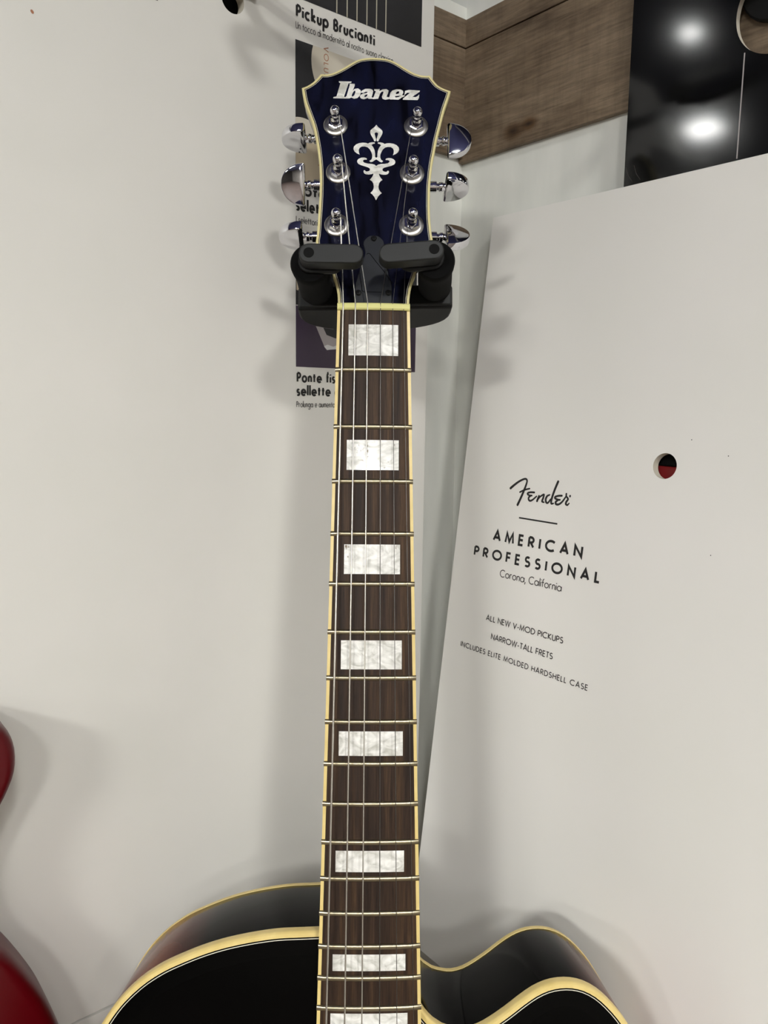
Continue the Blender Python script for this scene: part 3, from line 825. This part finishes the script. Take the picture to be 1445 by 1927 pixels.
# tuners
HN = Vector(hs(0, 0, 1)) - Vector(hs(0, 0, 0))
KEYS = [(-1, -43.2, -88, 12.2), (-1, -42.9, -30, 12.4), (-1, -43, -82, 12.2), (1, 46.3, 8, 11.8), (1, 44.2, -85, 12.2), (1, 44.0, 36, 12.2)]
SHAFT = -12.7
def tuner(i):
    sx, xk, ang, rr = KEYS[i]
    px, pt = POSTS[i]
    edge = None
    t = link('tuning_machine', MB().lathe(hs(px, pt, 0), HN, [(7.45, 0), (7.45, .5), (6.9, 1.0), (5.2, 1.15), (5.2, 1.2)], 40), 'nickel', guitar, smooth=True)
    t['label'] = 'chrome tuner'
    hexa = [(px + 4.9 * math.cos(a * PI / 3 + .5), pt + 4.9 * math.sin(a * PI / 3 + .5)) for a in range(6)]
    link('hex_bushing', MB().prism(hexa, hs, .8, 3.4), 'chrome', t, bevel=.6, seg=2)
    link('post', MB().lathe(hs(px, pt, 2), HN, [(3.1, 0), (3.1, 4.2), (2.75, 5.0), (2.35, 6.2), (2.35, 7.6), (2.9, 8.6), (2.95, 10.6), (2.75, 12.0), (2.1, 13.0), (1.1, 13.5), (0, 13.6)], 32), 'chrome', t, smooth=True)
    link('gear_housing', MB().prism([(px - 8, pt - 8), (px + 8, pt - 8), (px + 8, pt + 8), (px - 8, pt + 8)], hs, -19, -10), 'chrome', t, bevel=1.5)
    ax = Vector((sx, 0, 0))
    a0 = Vector(hs(px, pt, SHAFT))
    d0 = abs(xk - px)
    link('key_shaft', MB().lathe(a0 + ax * 5, ax, [(3.3, 0), (3.3, d0 - 10.4), (3.0, d0 - 10.2), (2.2, d0 - 10), (2.2, d0 - 8.8), (2.7, d0 - 8.5), (2.9, d0 - 7.8), (2.9, d0 - 6.8), (2.5, d0 - 6.3), (2.3, d0 - 4.2)], 28), 'chrome', t, smooth=True)
    # half-moon key: flat towards the headstock, turned about its shaft
    out_ = []
    for k in range(33):
        a = -PI / 2 + PI * k / 32
        r = 15.2
        out_.append((math.copysign(abs(math.cos(a)) ** .9, math.cos(a)) * r, math.sin(a) * rr))
    prof = [(0.9, -rr)] + [p for p in out_ if p[0] > 1.2] + [(0.9, rr), (0, rr - 1.2), (0, -rr + 1.2)]
    c, s_ = math.cos(math.radians(ang)), math.sin(math.radians(ang))
    base = Vector(hs(xk, pt, SHAFT))
    def kf(x, y, z):
        # y in the key's plane, z its thickness; plate normal turned by ang about the shaft
        yy = y * c + z * s_
        zz = -y * s_ + z * c
        return base + Vector((sx * x, yy, zz))
    ps = inset(prof, 1.0)
    rows = [[kf(x, y, -2.9) for x, y in ps], [kf(x, y, -2.5) for x, y in inset(prof, .3)], [kf(x, y, -1.6) for x, y in prof], [kf(x, y, 1.6) for x, y in prof], [kf(x, y, 2.5) for x, y in inset(prof, .3)], [kf(x, y, 2.9) for x, y in ps]]
    link('key', MB().rings(rows, True, True, True), 'chrome', t, smooth=True)
    return t
for i in range(6):
    tuner(i)

# nut, fretboard, binding, frets, inlays
nt = MB()
for k in range(11):
    pass
xs = [-21 + 42 * k / 24 for k in range(25)]
nt.rings([[(x, 0, -8) for x in xs], [(x, 0, 1.0 + crown(x)) for x in xs], [(x, .8, 1.7 + crown(x)) for x in xs], [(x, 3.4, 1.4 + crown(x)) for x in xs], [(x, 4.2, .6 + crown(x)) for x in xs], [(x, 4.2, -8) for x in xs]], closed=False)
nt.add([(-21, 0, -8), (-21, 0, 0), (-21, 4.2, 0), (-21, 4.2, -8)], [(0, 1, 2, 3)])
nt.add([(21, 0, -8), (21, 0, 0), (21, 4.2, 0), (21, 4.2, -8)], [(0, 1, 2, 3)])
link('nut', nt, 'nut', guitar, smooth=True)
END = -456
def grid_board(x_of, y0, y1, z_of, bottom, nx=12, ny=20):
    mb = MB()
    rows = []
    for j in range(ny + 1):
        y = y0 + (y1 - y0) * j / ny
        a, b = x_of(y)
        r = [(a + (b - a) * i / nx, y, 0) for i in range(nx + 1)]
        rows.append([(x, yy, bottom) for x, yy, _ in (r[0],)] + [(x, yy, z_of(x)) for x, yy, _ in r] + [(x, yy, bottom) for x, yy, _ in (r[-1],)])
    return mb.rings(rows, True, True, True)
fb_ = link('fretboard', grid_board(lambda y: (-half(y) + BIND, half(y) - BIND), 0, END, crown, -6), 'rosewood', guitar, smooth=True)
for sg in (-1, 1):
    link('fretboard_binding', grid_board(lambda y: ((-half(y), -half(y) + BIND) if sg < 0 else (half(y) - BIND, half(y))), 0, END, lambda x: crown(x) + .02, -6, nx=3), 'cream', guitar, smooth=True)
for n in range(1, 23):
    y = fret_y(n)
    hw = half(y) + .25
    rows = []
    for k in range(17):
        x = -hw + 2 * hw * k / 16
        edge_ = .55 if k in (0, 16) else 1
        rows.append([(x, y + 1.45 * math.cos(a), crown(x) - .1 + 1.2 * edge_ * math.sin(a)) for a in [PI * q / 8 for q in range(9)]])
    link('fret', MB().rings(rows, True, True, True), 'fret_wire', guitar, smooth=True)
inl = [tuple(q) for q in INLAYS] + [(-20.2, (fret_y(16) + fret_y(17)) / 2 - 4.4, 20.2, (fret_y(16) + fret_y(17)) / 2 + 4.4), (-20.5, (fret_y(18) + fret_y(19)) / 2 - 4, 20.5, (fret_y(18) + fret_y(19)) / 2 + 4), (-20.8, (fret_y(20) + fret_y(21)) / 2 - 3.4, 20.8, (fret_y(20) + fret_y(21)) / 2 + 3.4)]
for i, (x0, y0, x1, y1) in enumerate(inl):
    mb = MB()
    mb.rings([[(x0 + (x1 - x0) * k / 14, y, crown(x0 + (x1 - x0) * k / 14) + .06) for k in range(15)] for y in (y0, y1)], closed=False)
    q = link('inlay', mb, 'worn_pearl' if i in (1, 2) else 'pearl', guitar)
    q['label'] = 'pearl block inlay with brown wear specks' if i in (1, 2) else 'white pearl block inlay'

# neck shaft and heel
rows = []
for y, dep, hw_ in [(26, 12, 24.5), (12, 15, 21.5), (0, 17.5, 20.8), (-30, 19, 21.3), (-150, 21, half(-150) - .2), (-300, 23, half(-300) - .2), (-335, 28, half(-335) - .2), (-352, 50, half(-352) - .3), (-362, 76, half(-362) - .5), (-430, 76, half(-430) - 4)]:
    zt_ = -6 if y <= 0 else hs(0, y, -1)[2]
    rows.append([(hw_ * math.cos(a) * (1 if abs(math.cos(a)) > .999 else 1), y, zt_ - dep * abs(math.sin(a)) ** .8) for a in [PI * k / 20 for k in range(21)]])
link('neck', MB().rings(rows, True, True, True), 'black_lacquer', guitar, smooth=True)

# body
BO_L = [(-20, -344.4), (-37, -345), (-48, -345.4), (-58, -346.5), (-69, -348.3), (-80, -350.7), (-91, -354), (-102, -358.2), (-111, -362.2), (-120, -367.6), (-127, -373.2), (-134, -380.3), (-140, -388.6), (-145, -397.5), (-149.5, -407.5), (-152.8, -418), (-154.5, -432), (-153.5, -455), (-148, -485), (-143, -520), (-144, -552), (-154, -585), (-173, -620), (-191, -660), (-200, -705), (-196, -755), (-176, -800), (-140, -832), (-90, -849), (-40, -855)]
BO_R = [(0, -856), (40, -855), (90, -849), (140, -832), (176, -800), (196, -755), (200, -705), (191, -660), (173, -620), (154, -585), (144, -552), (143, -520), (148, -485), (153.5, -455), (155.5, -436), (154, -424), (150.5, -413), (146, -404), (141, -395.5), (136, -388.5), (130, -382), (124, -377), (117, -373.4), (110, -371.8), (103, -371.8), (96, -373.2), (89, -376.2), (82, -380.6), (74, -386.3), (66, -391.4), (59, -395), (52, -396.7), (46, -396.3), (39.5, -394.6), (34.5, -391.5), (30, -387), (26, -381), (20, -372)]
bo = resample(BO_L + BO_R, 3)
bo = bo[:-1] + [(20, -372), (0, -360)]
ZF, ZB = -10, -83
at = lambda d, z: [(x, y, z) for x, y in inset(bo, d)]
bd = link('body', MB().rings([[(x, y, ZF + .0) for x, y in inset(bo, .4)], [(x, y, ZF - 4) for x, y in bo], [(x, y, ZB + 3.5) for x, y in bo], [(x, y, ZB) for x, y in inset(bo, 1)]], True, False, True), 'burst_side', guitar, smooth=True)
link('top', MB().rings([at(2.4, ZF + .2), at(6, ZF + .35), at(12, ZF + .5)], True, False, True), 'black_top', guitar)
link('binding', MB().rings([at(.3, ZF - 6), at(-.3, ZF - 5.6), at(-.35, ZF - 1.2), at(.05, ZF - .1), at(.8, ZF + .5), at(2.7, ZF + .5), at(2.7, ZF - .5)]), 'cream', guitar, smooth=True)
link('back_binding', MB().rings([at(.3, ZB + 4.6), at(-.3, ZB + 4.2), at(-.3, ZB + .8), at(.6, ZB - .3), at(3, ZB - .4)]), 'cream', guitar, smooth=True)
link('purfling', MB().rings([at(3.45, ZF + .4), at(3.85, ZF + .5)]), 'white_line', guitar)
# bridge, tailpiece, pickups
BR = -SCALE
link('bridge', MB().box((-38, BR - 6, ZF + 2), (38, BR + 6, ZF + 17)), 'chrome', guitar, bevel=1.5)
link('tailpiece', MB().box((-30, -790, ZF + 2), (30, -750, ZF + 9)), 'chrome', guitar, bevel=2)
for yy in (-482, -585):
    pk = link('pickup', MB().box((-36, yy - 19, ZF + 2), (36, yy + 19, ZF + 11)), 'chrome', guitar, bevel=2)
# strings
S_NUT = STR_NUT
S_16 = [-21.97, -12.56, -3.74, 5.39, 14.28, 22.9]
S_R = [.54, .43, .35, .24, .19, .15]
ORDER = [2, 1, 0, 3, 4, 5]
for k in range(6):
    xn, x16 = S_NUT[k], S_16[k]
    xb = xn + (x16 - xn) * SCALE / 379.3
    px, pt = POSTS[ORDER[k]]
    s = -1 if px < 0 else 1
    inner = Vector(hs(px - s * 2.5, pt - .5, 9.0))
    mid = [inner, Vector(hs(px - s * 2.6, pt - 2.6, 8.3))]
    zb = 12.5
    zn = 1.15 + crown(xn)
    pts = [Vector(hs(px - s * 1.2, pt + 2.6, 9.2))] + mid + [Vector((xn, 4.0, zn)), Vector((xn, 1.5, zn + .25)), Vector((xn, 0, zn + .3)), Vector((xb, BR, zb)), Vector((xb * .9, -755, ZF + 8))]
    st = link('string', MB().tube(pts, S_R[k], 10), 'string_wound' if k < 3 else 'string_plain', guitar, smooth=True)

# ---------------------------------------------------------------- the hanger holding the headstock
HO = (0, 28, -62)
hm = GM @ Matrix.Translation(Vector(HO) * MM)
hanger = tag(empty('guitar_hanger', hm), 'black locking guitar hanger with padded arms gripping the headstock', 'guitar hanger')
hl = lambda name, mb, mat, parent=hanger, **kw: link(name, mb, mat, parent, origin=HO, **kw)
tilt = lambda x: .03 * x
def yoke_outline(h, n=20):
    pts = [(-h, -45)]
    for k in range(n + 1):
        a = PI * k / n
        pts.append((-h * math.cos(a), -55 - 32 * math.sin(a) ** .8))
    pts.append((h, -45))
    return pts
def yp(x, z, y):
    return (x + 1.5, y + tilt(x), z)
def yoke(name, h, y0, y1, mat, bev):
    return hl(name, MB().prism([(x, z) for x, z in yoke_outline(h)], lambda x, z, y: yp(x, z, y), y0, y1), mat, bevel=bev, seg=3, smooth=True)
yoke('yoke', 49.5, 18.2, 33.5, 'dark_plastic', 1.6)
hl('front_lip', MB().prism([(-48.6, -45.5), (-48.6, -43), (48.6, -43), (48.6, -45.5)], lambda x, z, y: yp(x, z, y), 19.6, 33.0), 'black_plastic', bevel=1, seg=3)
def capsule(cx_, cy_, x_end, y_end, r, n=14):
    dx, dy = x_end - cx_, y_end - cy_
    a0 = math.atan2(dy, dx)
    pts = [(x_end + r * math.cos(a0 - PI / 2 + PI * k / n), y_end + r * math.sin(a0 - PI / 2 + PI * k / n)) for k in range(n + 1)]
    pts += [(cx_ + r * math.cos(a0 + PI / 2 + PI * k / n), cy_ + r * math.sin(a0 + PI / 2 + PI * k / n)) for k in range(n + 1)]
    return pts
pf = lambda x, y, z: (x, y, z)
for (px, py, ex, ey, top_, bot) in ((-36.3, 24.2, -11.6, 24.2, (-36.6, 23.8, 8), (-36.2, 30.3, -44)), (33.2, 27.4, 8.2, 24.9, (35.2, 26.7, 8), (39.4, 33.6, -44))):
    d = Vector(bot) - Vector(top_)
    ln = d.length
    hl('padded_arm', MB().lathe(top_, d, [(10.4, -2), (11.2, 0), (11.0, 6), (10.4, 13), (10.2, 21), (10.4, 30), (10.6, ln - 10), (10.6, ln - 4), (10.6, ln)], 40), 'foam', smooth=True)
    hl('collar', MB().prism(capsule(px, py, px + (ex - px) * .5, py + (ey - py) * .5, 7.0), pf, 8.5, 12), 'dark_plastic', bevel=1)
    lf = hl('locking_flap', MB().prism(capsule(px, py, ex, ey, 5.6), pf, 12.2, 21.8), 'black_plastic', bevel=.9, seg=3)
    hl('pivot_cap', MB().lathe((px, py, 21.7), (0, 0, 1), [(2.95, 0), (2.95, .2), (2.6, .35), (0, .35)], 32), 'cap_plastic', lf, smooth=True)
# arm back to the left panel
yb = Vector((-4, 27, -84))
inv = GM.inverted()
tgt_w = CORNER + (-dl) * .1385 + nl * (OFF_L * MM) + Vector((0, 0, .080))
tgt = (inv @ tgt_w) * 1000
nrm = (inv.to_3x3() @ nl)
hl('arm', MB().tube([yb, yb + (tgt - yb) * .5, tgt + nrm * 4], 6.5, 20), 'dark_plastic', smooth=True)
hl('wall_plate', MB().lathe(tgt + nrm * .3, nrm, [(16, 0), (16, 3), (14, 5), (0, 5.2)], 32), 'dark_plastic', smooth=True)

# ---------------------------------------------------------------- the red guitar at the left edge
AX = 543.5
RM = FL @ Matrix.Translation(Vector((-AX, -OFF_L - 2, -643)) * MM)
red = tag(empty('electric_guitar', RM), 'glossy dark red guitar body cut off by the left edge of the photo', 'guitar')
RH = [(28, 425), (32, 405), (50, 398), (75, 412), (95, 445), (112, 466), (130, 474), (145, 471), (152.5, 465), (156.5, 457), (157.5, 448), (156.5, 439), (153.5, 431), (148.5, 422), (141, 411), (131, 394), (129.5, 375), (133, 357), (141, 342), (149.5, 330), (158, 314), (166, 296), (172, 277), (177, 255), (180, 225), (178, 190), (168, 150), (146, 112), (112, 84), (60, 68), (0, 64)]
full = RH + [(-x, z) for x, z in reversed(RH[:-1])]
ro = resample(full, 4, True)
def rf(d, y):
    return [(x, -y, z) for x, z in inset(ro, d)]
link('body', MB().rings([rf(6, 2), rf(2, 3.5), rf(.5, 7), rf(0, 12), rf(0, 32), rf(.6, 37), rf(2.2, 41), rf(5, 43), rf(8, 43.4)], True, True, True), 'red_gloss', red, smooth=True)
rn = MB()
rn.rings([[(-28 + s * 6, y, 380 if s == 0 else 900) for y in (-46, -22)] + [(28 - s * 6, y, 380 if s == 0 else 900) for y in (-22, -46)] for s in (0, 1)], True, True, True)
link('neck', rn, 'black_lacquer', red, bevel=3)
for zz in (330, 230):
    link('pickup', MB().box((-40, -50, zz - 18), (40, -43, zz + 18)), 'black_plastic', red, bevel=2)
